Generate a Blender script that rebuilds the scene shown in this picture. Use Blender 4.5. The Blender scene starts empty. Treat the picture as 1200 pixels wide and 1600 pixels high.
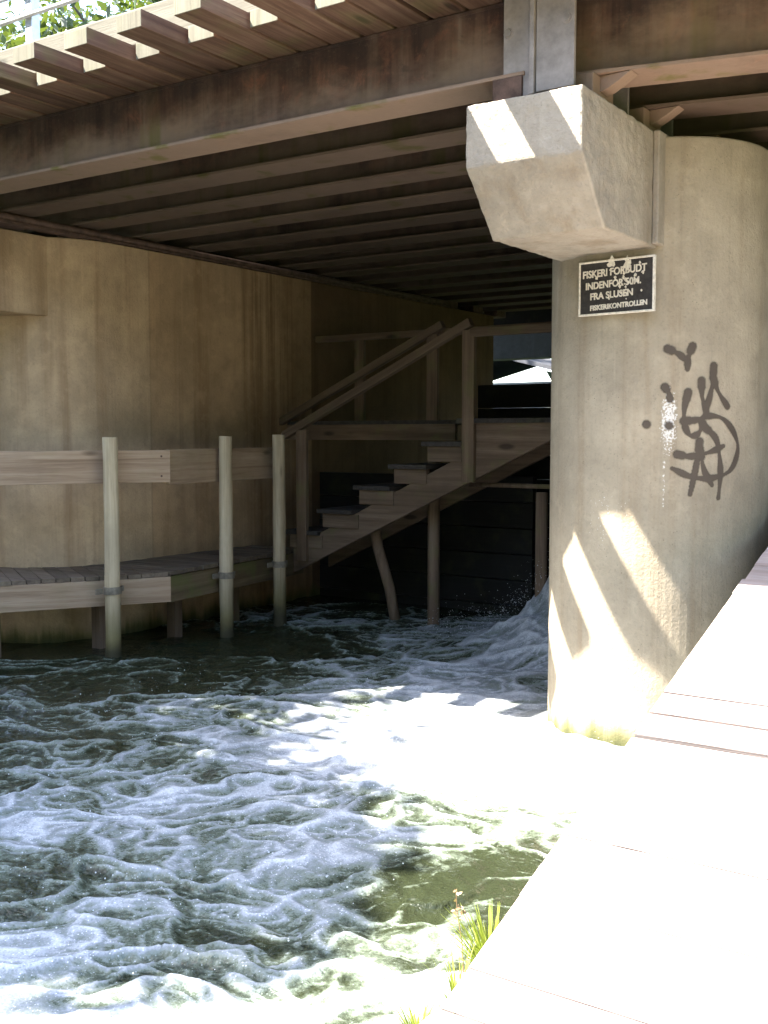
import bpy, bmesh, math, random
import numpy as np
from mathutils import Vector, Matrix, Euler

S = bpy.context.scene
COL = S.collection
R = math.radians
rnd = random.Random(7)

# ------------------------------------------------------------------ camera
cd = bpy.data.cameras.new("camera")
cam = bpy.data.objects.new("camera", cd)
COL.objects.link(cam)
cd.sensor_fit = 'VERTICAL'
cd.sensor_height = 36.0
cd.sensor_width = 27.0
cd.lens = 38.25
cd.clip_start = 0.05
cd.clip_end = 2000
cam.location = (0, 0, 1.85)
cam.rotation_euler = (R(90 - 4.038), 0, R(34.011))
S.camera = cam

# ------------------------------------------------------------------ light
SX, SY = 0.575, 0.45                       # horizontal travel of the light per metre of fall
to_sun = Vector((-SX, -SY, 1)).normalized()
sun_el = math.asin(to_sun.z)
w = bpy.data.worlds.new("World")
S.world = w
w.use_nodes = True
wn = w.node_tree
bg = wn.nodes["Background"]
sky = wn.nodes.new("ShaderNodeTexSky")
sky.sky_type = 'NISHITA'
sky.sun_disc = False
sky.sun_elevation = sun_el
sky.sun_rotation = math.atan2(to_sun.x, to_sun.y)
sky.air_density = 1.0
sky.dust_density = 1.5
wn.links.new(sky.outputs[0], bg.inputs[0])
bg.inputs[1].default_value = 0.15
sl = bpy.data.lights.new("sun", 'SUN')
sl.energy = 5.0
sl.angle = R(0.55)
sl.color = (1.0, 0.955, 0.885)
sun = bpy.data.objects.new("sun", sl)
COL.objects.link(sun)
sun.location = (-30, -25, 50)
sun.rotation_euler = (-to_sun).to_track_quat('-Z', 'Y').to_euler()
S.view_settings.view_transform = 'Standard'
S.view_settings.look = 'None'
S.view_settings.gamma = 1
S.view_settings.use_curve_mapping = False
S.view_settings.exposure = 3.05
S.cycles.max_bounces = 10
S.cycles.diffuse_bounces = 4
S.cycles.transparent_max_bounces = 12
S.cycles.sample_clamp_indirect = 8
S.cycles.use_denoising = True

# ------------------------------------------------------------------ node helpers
class NT:
    def __init__(self, name):
        self.m = bpy.data.materials.new(name)
        self.m.use_nodes = True
        self.t = self.m.node_tree
        self.t.nodes.clear()
        self.out = self.t.nodes.new("ShaderNodeOutputMaterial")
    def n(self, typ, **kw):
        nd = self.t.nodes.new(typ)
        for k, v in kw.items():
            if k.startswith('i_'):
                nd.inputs[k[2:].replace('_', ' ')].default_value = v
            else:
                setattr(nd, k, v)
        return nd
    def l(self, a, b):
        self.t.links.new(a, b)
    def math(self, op, a, b=None, c=None, clamp=False):
        nd = self.n("ShaderNodeMath", operation=op, use_clamp=clamp)
        for i, v in enumerate((a, b, c)):
            if v is None: continue
            if isinstance(v, (int, float)): nd.inputs[i].default_value = v
            else: self.l(v, nd.inputs[i])
        return nd.outputs[0]
    def mix(self, f, a, b, blend='MIX'):
        nd = self.n("ShaderNodeMix", data_type='RGBA', blend_type=blend)
        for i, v in ((0, f), (6, a), (7, b)):
            if isinstance(v, (int, float)): nd.inputs[i].default_value = v
            elif isinstance(v, tuple): nd.inputs[i].default_value = (*v, 1)
            else: self.l(v, nd.inputs[i])
        return nd.outputs[2]
    def ramp(self, f, stops, interp='LINEAR'):
        nd = self.n("ShaderNodeValToRGB")
        nd.color_ramp.interpolation = interp
        el = nd.color_ramp.elements
        while len(el) < len(stops): el.new(0.5)
        for e, (p, c) in zip(el, stops):
            e.position = p
            e.color = (*c, 1) if isinstance(c, tuple) else (c, c, c, 1)
        self.l(f, nd.inputs[0])
        return nd.outputs[0]
    def smooth(self, f, a, b, lo=0.0, hi=1.0):
        nd = self.n("ShaderNodeMapRange", interpolation_type='SMOOTHSTEP')
        self.l(f, nd.inputs[0])
        for i, v in ((1, a), (2, b), (3, lo), (4, hi)): nd.inputs[i].default_value = v
        return nd.outputs[0]
    def coords(self, kind='Object', scale=(1, 1, 1), rand=0.0):
        tc = self.n("ShaderNodeTexCoord")
        mp = self.n("ShaderNodeMapping")
        mp.inputs['Scale'].default_value = scale
        if rand:
            oi = self.n("ShaderNodeObjectInfo")
            cm = self.n("ShaderNodeCombineXYZ")
            r = self.math('MULTIPLY', oi.outputs['Random'], rand)
            for i in range(3): self.l(r, cm.inputs[i])
            ad = self.n("ShaderNodeVectorMath", operation='ADD')
            self.l(tc.outputs[kind], ad.inputs[0]); self.l(cm.outputs[0], ad.inputs[1])
            self.l(ad.outputs[0], mp.inputs[0])
        else:
            self.l(tc.outputs[kind], mp.inputs[0])
        return mp.outputs[0]
    def wcoords(self, scale=(1, 1, 1)):
        g = self.n("ShaderNodeNewGeometry")
        mp = self.n("ShaderNodeMapping")
        mp.inputs['Scale'].default_value = scale
        self.l(g.outputs['Position'], mp.inputs[0])
        return mp.outputs[0]
    def noise(self, vec, scale=1, detail=6, rough=0.6, dist=0.0):
        nd = self.n("ShaderNodeTexNoise")
        nd.inputs['Scale'].default_value = scale
        nd.inputs['Detail'].default_value = detail
        nd.inputs['Roughness'].default_value = rough
        nd.inputs['Distortion'].default_value = dist
        self.l(vec, nd.inputs['Vector'])
        return nd.outputs['Fac']
    def voro(self, vec, scale, feature='F1'):
        nd = self.n("ShaderNodeTexVoronoi", feature=feature)
        nd.inputs['Scale'].default_value = scale
        self.l(vec, nd.inputs['Vector'])
        return nd.outputs['Distance']
    def posz(self):
        g = self.n("ShaderNodeNewGeometry")
        sp = self.n("ShaderNodeSeparateXYZ")
        self.l(g.outputs['Position'], sp.inputs[0])
        return sp.outputs
    def bump(self, h, strength=0.5, dist=0.01, normal=None):
        nd = self.n("ShaderNodeBump")
        nd.inputs['Strength'].default_value = strength
        nd.inputs['Distance'].default_value = dist
        self.l(h, nd.inputs['Height'])
        if normal is not None: self.l(normal, nd.inputs['Normal'])
        return nd.outputs[0]
    def princ(self, col, rough=0.8, normal=None, metal=0.0, spec=0.3):
        nd = self.n("ShaderNodeBsdfPrincipled")
        for k, v in (('Base Color', col), ('Roughness', rough), ('Metallic', metal), ('Specular IOR Level', spec)):
            if isinstance(v, (int, float)): nd.inputs[k].default_value = v
            elif isinstance(v, tuple): nd.inputs[k].default_value = (*v, 1)
            else: self.l(v, nd.inputs[k])
        if normal is not None: self.l(normal, nd.inputs['Normal'])
        return nd.outputs[0]
    def done(self, sh):
        self.l(sh, self.out.inputs['Surface'])
        return self.m

AX = {'X': (0.7, 16, 16), 'Y': (16, 0.7, 16), 'Z': (16, 16, 0.7)}
AXF = {'X': (4, 110, 110), 'Y': (110, 4, 110), 'Z': (110, 110, 4)}
def mat_wood(name, dark, mid, light, axis='X', green=0.0, rough=0.82, algae=None, stain=0.5, rand=37.0):
    m = NT(name)
    g = m.noise(m.coords('Object', AX[axis], rand), 1, 7, 0.62, 0.6)
    f = m.noise(m.coords('Object', AXF[axis], rand), 1, 3, 0.5)
    big = m.noise(m.coords('Object', (1.7, 1.7, 1.7), rand), 1, 5, 0.65)
    c = m.ramp(g, [(0.28, dark), (0.5, mid), (0.72, light)])
    c = m.mix(m.smooth(f, 0.52, 0.75, 0, 0.45), c, dark)
    c = m.mix(m.smooth(big, 0.42, 0.72, 0, stain), c, tuple(v * 0.55 for v in mid))
    kn = m.voro(m.coords('Object', tuple(v * 0.18 + 1.2 for v in AX[axis]), rand), 1.0)
    c = m.mix(m.smooth(kn, 0.06, 0.15, 0.75, 0), c, tuple(v * 0.35 for v in dark))
    if green:
        gn = m.noise(m.coords('Object', (3, 3, 3), rand), 1, 4, 0.6)
        c = m.mix(m.smooth(gn, 0.5, 0.68, 0, green), c, (0.12, 0.14, 0.035))
    if algae:
        z = m.math('ADD', m.posz()[2], m.math('MULTIPLY', m.math('SUBTRACT', big, 0.5), 0.5))
        c = m.mix(m.smooth(z, algae[0], algae[1], 0.85, 0), c, (0.10, 0.085, 0.025))
        c = m.mix(m.smooth(z, 0.02, 0.24, 0.85, 0), c, (0.025, 0.022, 0.012))
    oi = m.n("ShaderNodeObjectInfo")
    hsv = m.n("ShaderNodeHueSaturation")
    gi = m.n("ShaderNodeNewGeometry")
    m.l(m.math('MULTIPLY_ADD', gi.outputs['Random Per Island'], 0.4, m.math('MULTIPLY_ADD', oi.outputs['Random'], 0.3, 0.65)), hsv.inputs['Value'])
    m.l(c, hsv.inputs['Color'])
    h = m.math('MULTIPLY_ADD', f, 0.5, g)
    return m.done(m.princ(hsv.outputs[0], rough, m.bump(h, 0.55, 0.006)))

def mat_concrete(name, base, stainc, streak=0.6, board=0.0, algae=True, splash=None, panels=None):
    m = NT(name)
    P = m.wcoords()
    big = m.noise(P, 1.1, 7, 0.62)
    st = m.noise(m.wcoords((5.5, 5.5, 0.28)), 1, 6, 0.6)
    st2 = m.noise(m.wcoords((19, 19, 0.5)), 1, 5, 0.6)
    fine = m.noise(P, 55, 5, 0.65)
    pit = m.voro(P, 42)
    light = tuple(min(1, v * 1.35) for v in base)
    mid = m.noise(P, 5.5, 6, 0.7)
    c = m.ramp(big, [(0.3, tuple(v * 0.78 for v in base)), (0.5, base), (0.72, light)])
    c = m.mix(m.smooth(st, 0.47, 0.72, 0, streak), c, stainc)
    c = m.mix(m.smooth(st2, 0.56, 0.75, 0, streak * 0.55), c, tuple(v * 0.55 for v in base))
    c = m.mix(m.smooth(st2, 0.24, 0.38, 0.35, 0), c, light)
    c = m.mix(m.smooth(fine, 0.5, 0.78, 0, 0.42), c, tuple(v * 0.5 for v in base))
    c = m.mix(m.smooth(mid, 0.5, 0.7, 0, 0.4), c, light)
    c = m.mix(m.smooth(mid, 0.5, 0.3, 0, 0.4), c, tuple(v * 0.62 for v in base))
    pn = m.noise(P, 6, 3, 0.5)
    pm = m.math('MULTIPLY', m.smooth(pit, 0.05, 0.14, 1, 0), m.smooth(pn, 0.52, 0.62))
    c = m.mix(m.math('MULTIPLY', pm, 0.6), c, tuple(v * 0.4 for v in base))
    z = m.posz()[2]
    h = m.math('MULTIPLY_ADD', pm, -1.2, m.math('MULTIPLY_ADD', fine, 0.6, m.math('MULTIPLY', st2, 0.35)))
    if board:                                       # faint pour joints
        zz = m.math('MULTIPLY_ADD', m.math('SUBTRACT', m.noise(P, 2.2, 3), 0.5), 0.05, z)
        fr = m.math('FRACT', m.math('MULTIPLY', zz, 1 / board))
        ln = m.smooth(m.math('ABSOLUTE', m.math('SUBTRACT', fr, 0.5)), 0.0, 0.012, 1, 0)
        ln = m.math('MULTIPLY', ln, m.smooth(big, 0.38, 0.6))
        c = m.mix(m.math('MULTIPLY', ln, 0.5), c, tuple(v * 0.5 for v in stainc))
    if splash:                                      # white droppings and lime runs, with a shape of their own
        for (px, pz, rx, rz, sc, thr) in splash:
            xs = m.posz()
            dx = m.math('DIVIDE', m.math('SUBTRACT', xs[0], px), rx)
            dz = m.math('DIVIDE', m.math('SUBTRACT', z, pz), rz)
            d = m.math('SQRT', m.math('ADD', m.math('MULTIPLY', dx, dx), m.math('MULTIPLY', dz, dz)))
            nn = m.noise(P, sc, 4, 0.7)
            v = m.math('SUBTRACT', nn, m.math('MULTIPLY', m.math('MULTIPLY', d, d), 0.08))
            c = m.mix(m.smooth(v, thr, thr + .05, 0, 0.8), c, (0.72, 0.69, 0.64))
    if panels:                                      # separate pours with straight joints; the deeper tints also carry painted tunnel shade
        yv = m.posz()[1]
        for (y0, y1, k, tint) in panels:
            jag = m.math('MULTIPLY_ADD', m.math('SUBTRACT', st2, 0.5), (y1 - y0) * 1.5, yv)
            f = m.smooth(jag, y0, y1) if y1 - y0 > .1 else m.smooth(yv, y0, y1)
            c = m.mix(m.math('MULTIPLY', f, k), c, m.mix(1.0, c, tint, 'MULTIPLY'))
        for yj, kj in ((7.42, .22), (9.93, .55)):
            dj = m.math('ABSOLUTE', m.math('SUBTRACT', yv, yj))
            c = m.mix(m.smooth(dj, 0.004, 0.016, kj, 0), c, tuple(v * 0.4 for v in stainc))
    if algae:
        za = m.math('MULTIPLY_ADD', m.math('SUBTRACT', st, 0.5), 0.35, z)
        c = m.mix(m.smooth(za, 0.0, 0.16, 0.9, 0), c, (0.085, 0.085, 0.025))
        c = m.mix(m.smooth(za, -0.06, 0.05, 0.85, 0), c, (0.045, 0.05, 0.02))
    return m.done(m.princ(c, 0.88, m.bump(h, 0.7, 0.012), 0, 0.25))

def mat_plain(name, col, rough=0.6, metal=0.0, var=0.25, scale=14, spec=0.4, bump=0.2):
    m = NT(name)
    nz = m.noise(m.coords('Object', (1, 1, 1), 11.0), scale, 6, 0.65)
    c = m.ramp(nz, [(0.3, tuple(v * (1 - var) for v in col)), (0.7, tuple(min(1, v * (1 + var)) for v in col))])
    return m.done(m.princ(c, rough, m.bump(nz, bump, 0.004), metal, spec))

def mat_leaf(name, a, b, trans=0.4):
    m = NT(name)
    g = m.n("ShaderNodeNewGeometry")
    c = m.ramp(g.outputs['Random Per Island'], [(0.0, a), (1.0, b)])
    d = m.princ(c, 0.55, None, 0, 0.35)
    t = m.n("ShaderNodeBsdfTranslucent")
    m.l(m.mix(0.5, c, (0.25, 0.32, 0.03)), t.inputs[0])
    mx = m.n("ShaderNodeMixShader")
    mx.inputs[0].default_value = trans
    m.l(d, mx.inputs[1]); m.l(t.outputs[0], mx.inputs[2])
    return m.done(mx.outputs[0])

def mat_girder(name, k=1.0):
    m = NT(name)
    P = m.wcoords()
    st = m.noise(m.wcoords((7, 7, 0.55)), 1, 6, 0.62)
    st2 = m.noise(m.wcoords((26, 26, 1.1)), 1, 5, 0.6)
    big = m.noise(m.wcoords((1.3, 1.3, 2.5)), 1, 6, 0.65)
    fine = m.noise(P, 45, 5, 0.7)
    z = m.posz()[2]
    c = m.ramp(st, [(0.26, (0.026, 0.017, 0.014)), (0.44, (0.080, 0.040, 0.028)), (0.58, (0.135, 0.078, 0.054)), (0.74, (0.21, 0.15, 0.11))])
    c = m.mix(m.smooth(st2, 0.52, 0.72, 0, 0.55), c, (0.028, 0.016, 0.013))
    pat = m.noise(P, 4.5, 7, 0.72, 0.5)
    c = m.mix(m.smooth(pat, 0.52, 0.66, 0, 0.6), c, (0.23, 0.095, 0.058))
    c = m.mix(m.smooth(pat, 0.48, 0.34, 0, 0.6), c, (0.035, 0.026, 0.024))
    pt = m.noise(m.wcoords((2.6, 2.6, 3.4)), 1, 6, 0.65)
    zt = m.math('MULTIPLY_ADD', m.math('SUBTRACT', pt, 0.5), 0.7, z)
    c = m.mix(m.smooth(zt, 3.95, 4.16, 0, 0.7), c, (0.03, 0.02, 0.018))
    zl = m.math('MULTIPLY_ADD', m.math('SUBTRACT', big, 0.5), 0.85, z)
    c = m.mix(m.smooth(zl, 3.70, 4.06, 0.8, 0), c, (0.29, 0.20, 0.138))       # washed-out lower web
    gz = m.noise(m.wcoords((4.2, 4.2, 0.3)), 1, 3, 0.5)
    c = m.mix(m.math('MULTIPLY', m.smooth(gz, 0.56, 0.70, 0, 0.75), m.smooth(zl, 3.68, 4.08, 1, 0.1)), c, (0.13, 0.115, 0.02))
    c = m.mix(m.smooth(fine, 0.55, 0.8, 0, 0.5), c, (0.17, 0.11, 0.075))
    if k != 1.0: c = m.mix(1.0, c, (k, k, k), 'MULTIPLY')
    h = m.math('MULTIPLY_ADD', fine, 0.5, st2)
    return m.done(m.princ(c, 0.75, m.bump(h, 0.35, 0.006), 0, 0.3))

def mat_water():
    m = NT("water_foam")
    P = m.wcoords()
    at = m.n("ShaderNodeAttribute", attribute_name="foam")
    a = at.outputs['Fac']
    n1 = m.noise(P, 26, 5, 0.65, 0.6)
    n2 = m.noise(P, 85, 4, 0.7)
    f = m.math('ADD', a, m.math('MULTIPLY_ADD', m.math('SUBTRACT', n1, 0.5), 0.55, m.math('MULTIPLY', m.math('SUBTRACT', n2, 0.5), 0.5)))
    spk = m.math('MULTIPLY', m.smooth(m.voro(P, 62), 0.10, 0.22, 1, 0), m.smooth(m.math('ADD', n1, m.math('MULTIPLY', a, .5)), 0.52, 0.85))
    f = m.math('MULTIPLY_ADD', spk, 0.4, f)
    bub = m.voro(P, 75)
    bub2 = m.voro(P, 190)
    milky = m.smooth(f, 0.14, 0.66)
    foam = m.smooth(f, 0.43, 0.82)
    wc = m.mix(milky, (0.019, 0.023, 0.011), (0.15, 0.178, 0.132))
    fc = m.mix(m.smooth(bub, 0.05, 0.5), (0.32, 0.345, 0.36), (0.52, 0.535, 0.545))
    fc = m.mix(m.math('MULTIPLY', spk, .8), fc, (0.8, 0.82, 0.83))
    fc = m.mix(m.smooth(f, 0.6, 1.2, 0.8, 0), fc, (0.15, 0.17, 0.175))
    wv = m.noise(m.wcoords((1, 1, 1)), 16, 4, 0.55, 0.4)
    wv2 = m.noise(P, 48, 3, 0.5, 0.3)
    nb = m.bump(m.math('MULTIPLY_ADD', wv2, 0.35, wv), 0.7, 0.03)
    wat = m.princ(wc, m.math('MULTIPLY_ADD', milky, 0.3, 0.05), nb, 0, 0.5)
    wat_n = wat.node; wat_n.inputs['IOR'].default_value = 1.33
    hb = m.math('ADD', m.math('MULTIPLY', bub, -0.5), m.math('ADD', m.math('MULTIPLY', bub2, -0.3), m.math('MULTIPLY', n1, 1.2)))
    fo = m.princ(fc, 0.62, m.bump(hb, 0.4, 0.010), 0, 0.35)
    mx = m.n("ShaderNodeMixShader")
    m.l(foam, mx.inputs[0]); m.l(wat, mx.inputs[1]); m.l(fo, mx.inputs[2])
    return m.done(mx.outputs[0])

def mat_paint(name, col, attr):
    m = NT(name)
    at = m.n("ShaderNodeAttribute", attribute_name=attr)
    P = m.wcoords()
    nz = m.noise(P, 140, 4, 0.7)
    a = m.smooth(m.math('ADD', at.outputs['Fac'], m.math('MULTIPLY', m.math('SUBTRACT', nz, 0.5), 0.6)), 0.15, 0.85, 0, 0.86)
    tr = m.n("ShaderNodeBsdfTransparent")
    mx = m.n("ShaderNodeMixShader")
    m.l(a, mx.inputs[0]); m.l(tr.outputs[0], mx.inputs[1]); m.l(m.princ(col, 0.75), mx.inputs[2])
    return m.done(mx.outputs[0])

M = {}
M['conc_pier'] = mat_concrete("pier_concrete", (0.335, 0.28, 0.20), (0.22, 0.155, 0.09), 0.55, 0,
                              splash=[(-2.165, 1.93, 0.030, 0.13, 75, .40), (-2.185, 1.62, 0.007, 0.20, 60, .52), (-2.50, 1.34, 0.22, 0.22, 75, .60)])
M['conc_corbel'] = mat_concrete("corbel_concrete", (0.325, 0.28, 0.22), (0.22, 0.16, 0.10), 0.6, 0, algae=False)
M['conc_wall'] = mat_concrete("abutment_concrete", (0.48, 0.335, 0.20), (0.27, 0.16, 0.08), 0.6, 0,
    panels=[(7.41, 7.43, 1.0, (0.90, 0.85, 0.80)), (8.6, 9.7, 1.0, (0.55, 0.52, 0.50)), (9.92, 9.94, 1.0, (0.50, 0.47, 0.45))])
M['conc_far'] = mat_concrete("gantry_concrete", (0.20, 0.22, 0.23), (0.15, 0.16, 0.16), 0.4, 0, algae=False)
M['girder'] = mat_girder("stained_girder")
M['girder_in'] = mat_girder("shaded_girder", 0.5)  # darker copy: paints the under-deck shade onto the nearer inner girders
M['girder_deep'] = mat_girder("deep_shade_girder", 0.36)  # darkest copy: shade of the deep girders put into the colour
M['plate'] = mat_plain("grey_steel_plate", (0.27, 0.232, 0.205), 0.6, 0.1, 0.3, 9)
M['rust'] = mat_plain("rusty_steel", (0.10, 0.06, 0.045), 0.8, 0.1, 0.5, 12)
M['galv'] = mat_plain("galvanised_steel", (0.55, 0.57, 0.58), 0.45, 0.6, 0.15, 20)
M['plank'] = mat_wood("deck_plank_timber", (0.066, 0.033, 0.022), (0.148, 0.082, 0.052), (0.218, 0.148, 0.094), 'Y', 0.25)
M['plank_end'] = mat_wood("plank_end_grain", (0.102, 0.089, 0.061), (0.153, 0.140, 0.098), (0.195, 0.181, 0.130), 'Z', 0.15)
M['kerb'] = mat_wood("kerb_timber", (0.104, 0.093, 0.067), (0.142, 0.130, 0.097), (0.171, 0.160, 0.123), 'X', 0.0)
M['fascia'] = mat_wood("new_board_timber", (0.21, 0.13, 0.078), (0.36, 0.245, 0.155), (0.46, 0.335, 0.225), 'X', 0.12, stain=0.3)
M['fascia_old'] = mat_wood("mossy_board_timber", (0.102, 0.066, 0.036), (0.162, 0.114, 0.060), (0.216, 0.156, 0.090), 'X', 0.5, stain=0.4)
M['deck'] = mat_wood("grey_deck_timber", (0.075, 0.053, 0.036), (0.15, 0.11, 0.075), (0.21, 0.16, 0.11), 'X', 0.1)
M['pole'] = mat_wood("peeled_pole_timber", (0.27, 0.195, 0.115), (0.44, 0.345, 0.22), (0.54, 0.44, 0.30), 'Z', 0.08, algae=(0.12, 0.70), stain=0.35)
M['stair'] = mat_wood("stair_timber", (0.075, 0.048, 0.030), (0.135, 0.090, 0.058), (0.190, 0.135, 0.090), 'X', 0.3)
M['stairz'] = mat_wood("stair_post_timber", (0.085, 0.055, 0.035), (0.150, 0.100, 0.065), (0.200, 0.145, 0.095), 'Z', 0.3)
M['tread'] = mat_wood("tread_timber", (0.024, 0.020, 0.018), (0.048, 0.040, 0.034), (0.072, 0.060, 0.052), 'Y', 0.1)
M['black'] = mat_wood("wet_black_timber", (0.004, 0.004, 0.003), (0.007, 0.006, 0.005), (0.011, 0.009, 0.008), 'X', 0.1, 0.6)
M['ramp'] = mat_wood("ramp_board_timber", (0.238, 0.175, 0.154), (0.350, 0.287, 0.259), (0.434, 0.378, 0.343), 'X', 0.0, stain=0.3)
M['rampside'] = mat_wood("ramp_stringer_timber", (0.042, 0.033, 0.027), (0.078, 0.060, 0.051), (0.114, 0.090, 0.072), 'Y', 0.1)
M['road'] = mat_plain("asphalt", (0.05, 0.05, 0.05), 0.9, 0, 0.3, 40)
M['signboard'] = mat_plain("black_enamel", (0.035, 0.03, 0.028), 0.5, 0, 0.5, 30)
M['signwhite'] = mat_plain("worn_white_paint", (0.66, 0.60, 0.50), 0.6, 0, 0.25, 60)
M['leaf_a'] = mat_leaf("leaf_dark", (0.025, 0.05, 0.012), (0.075, 0.12, 0.025))
M['leaf_b'] = mat_leaf("leaf_mid", (0.035, 0.07, 0.02), (0.10, 0.15, 0.03))
M['leaf_d'] = mat_leaf("leaf_alder", (0.016, 0.032, 0.012), (0.045, 0.075, 0.025), 0.2)
M['leaf_c'] = mat_leaf("leaf_darkest", (0.010, 0.018, 0.006), (0.025, 0.040, 0.012), 0.15)  # darkest leaf tone, for the trees beyond the tunnel
M['grass'] = mat_leaf("grass_blade", (0.17, 0.23, 0.02), (0.34, 0.38, 0.07), 0.45)
M['dead'] = mat_leaf("dead_leaf", (0.16, 0.09, 0.045), (0.30, 0.19, 0.10), 0.2)
M['bark'] = mat_wood("tree_bark", (0.05, 0.04, 0.03), (0.10, 0.08, 0.06), (0.16, 0.13, 0.10), 'Z', 0.1)
M['white_wall'] = mat_plain("white_clapboard", (0.16, 0.17, 0.16), 0.6, 0, 0.08, 6)
M['roof'] = mat_plain("dark_roof_felt", (0.06, 0.06, 0.065), 0.8, 0, 0.3, 10)
M['water'] = mat_water()
M['tag'] = mat_paint("spray_paint", (0.085, 0.065, 0.048), "paint")
def mat_ground():
    m = NT("bank_ground")
    P = m.wcoords()
    n = m.noise(P, 1.6, 8, 0.65); n2 = m.noise(P, 25, 5, 0.7)
    c = m.ramp(n, [(0.35, (0.05, 0.07, 0.02)), (0.55, (0.08, 0.10, 0.03)), (0.75, (0.14, 0.11, 0.07))])
    c = m.mix(m.smooth(n2, 0.5, 0.75, 0, 0.6), c, (0.04, 0.045, 0.015))
    return m.done(m.princ(c, 0.95, m.bump(n2, 0.8, 0.05)))
M['clamp'] = mat_plain("weathered_clamp", (0.20, 0.165, 0.12), 0.7, 0.2, 0.35, 25)
M['ground'] = mat_ground()

# ------------------------------------------------------------------ mesh helpers
class MB:
    def __init__(self):
        self.v = []; self.f = []
    def box(self, lo, hi, rot=None, at=(0, 0, 0)):
        b = len(self.v)
        for z in (lo[2], hi[2]):
            for (x, y) in ((lo[0], lo[1]), (hi[0], lo[1]), (hi[0], hi[1]), (lo[0], hi[1])):
                p = Vector((x, y, z))
                if rot is not None: p = rot @ p
                self.v.append(tuple(p + Vector(at)))
        for q in ((0, 3, 2, 1), (4, 5, 6, 7), (0, 1, 5, 4), (1, 2, 6, 5), (2, 3, 7, 6), (3, 0, 4, 7)):
            self.f.append(tuple(b + i for i in q))
        return self
    def hexa(self, pts):
        b = len(self.v); self.v += [tuple(p) for p in pts]
        for q in ((0, 3, 2, 1), (4, 5, 6, 7), (0, 1, 5, 4), (1, 2, 6, 5), (2, 3, 7, 6), (3, 0, 4, 7)):
            self.f.append(tuple(b + i for i in q))
        return self
    def prism(self, poly, a, b, axis='X'):
        n = len(poly); s = len(self.v)
        def mk(p, t):
            return (t, p[0], p[1]) if axis == 'X' else ((p[0], t, p[1]) if axis == 'Y' else (p[0], p[1], t))
        self.v += [mk(p, a) for p in poly] + [mk(p, b) for p in poly]
        self.f.append(tuple(range(s, s + n))); self.f.append(tuple(range(s + 2 * n - 1, s + n - 1, -1)))
        for i in range(n):
            j = (i + 1) % n
            self.f.append((s + i, s + n + i, s + n + j, s + j))
        return self
    def tube(self, pts, rads, seg=14, caps=True):
        pts = [Vector(p) for p in pts]
        rings = []
        for i, p in enumerate(pts):
            d = (pts[min(i + 1, len(pts) - 1)] - pts[max(i - 1, 0)]).normalized()
            up = Vector((0, 1, 0)) if abs(d.z) > 0.9 else Vector((0, 0, 1))
            u = d.cross(up).normalized(); v = d.cross(u).normalized()
            r = rads[i] if isinstance(rads, (list, tuple)) else rads
            ring = []
            for k in range(seg):
                a = 2 * math.pi * k / seg
                self.v.append(tuple(p + u * (r * math.cos(a)) + v * (r * math.sin(a))))
                ring.append(len(self.v) - 1)
            rings.append(ring)
        for A, B in zip(rings, rings[1:]):
            for k in range(seg):
                self.f.append((A[k], A[(k + 1) % seg], B[(k + 1) % seg], B[k]))
        if caps:
            self.f.append(tuple(reversed(rings[0]))); self.f.append(tuple(rings[-1]))
        return self
    def build(self, name, mat, parent=None, loc=(0, 0, 0), bevel=0.0, smooth=False, rot=None):
        me = bpy.data.meshes.new(name)
        me.from_pydata(self.v, [], self.f)
        bm = bmesh.new(); bm.from_mesh(me)
        bmesh.ops.recalc_face_normals(bm, faces=bm.faces)
        bm.to_mesh(me); bm.free()
        return link(name, me, mat, parent, loc, bevel, smooth, rot)

def link(name, me, mat, parent=None, loc=(0, 0, 0), bevel=0.0, smooth=False, rot=None):
    me.materials.clear()
    for mm in (mat if isinstance(mat, list) else [mat]): me.materials.append(mm)
    o = bpy.data.objects.new(name, me)
    COL.objects.link(o)
    if parent is not None: o.parent = parent
    o.location = loc
    if rot is not None: o.rotation_euler = rot
    if smooth:
        me.shade_smooth()
    if bevel:
        b = o.modifiers.new("edge_wear", 'BEVEL'); b.width = bevel; b.segments = 2; b.limit_method = 'ANGLE'
    return o

ROUGH = {}
def roughen(o, levels, strength, size):
    """uneven faces and nibbled edges: simple subdivision, then a small cloud displacement"""
    sb = o.modifiers.new("dense", 'SUBSURF'); sb.subdivision_type = 'SIMPLE'; sb.levels = levels; sb.render_levels = levels
    if size not in ROUGH:
        t = bpy.data.textures.new("roughness_cloud", 'CLOUDS'); t.noise_scale = size; t.noise_depth = 4; ROUGH[size] = t
    d = o.modifiers.new("uneven", 'DISPLACE'); d.texture = ROUGH[size]; d.strength = strength; d.mid_level = 0.5; d.texture_coords = 'LOCAL'
    return o
def thing(name, label, cat, loc=(0, 0, 0), group=None, rz=0.0):
    o = bpy.data.objects.new(name, None); COL.objects.link(o)
    o.empty_display_size = 0.2
    o.location = loc; o.rotation_euler = (0, 0, rz)
    o['label'] = label; o['category'] = cat
    if group: o['group'] = group
    return o
def tag(o, label, cat, group=None):
    o['label'] = label; o['category'] = cat
    if group: o['group'] = group
    return o
def beam(name, p, q, wd, ht, mat, parent, bevel=0.004, up=None, off=(0, 0, 0)):
    """a straight timber from p to q built along its own X axis (so the grain runs along it)"""
    p = Vector(p); q = Vector(q); base = Vector(off)
    d = q - p; L = d.length
    x = d.normalized()
    z = Vector((0, 0, 1)) if up is None else Vector(up)
    y = z.cross(x).normalized(); z = x.cross(y)
    mt = Matrix((x, y, z)).transposed()
    b = MB(); b.box((0, -wd / 2, -ht / 2), (L, wd / 2, ht / 2))
    o = b.build(name, mat, parent, p - base, bevel)
    o.rotation_euler = mt.to_euler()
    return o

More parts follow.
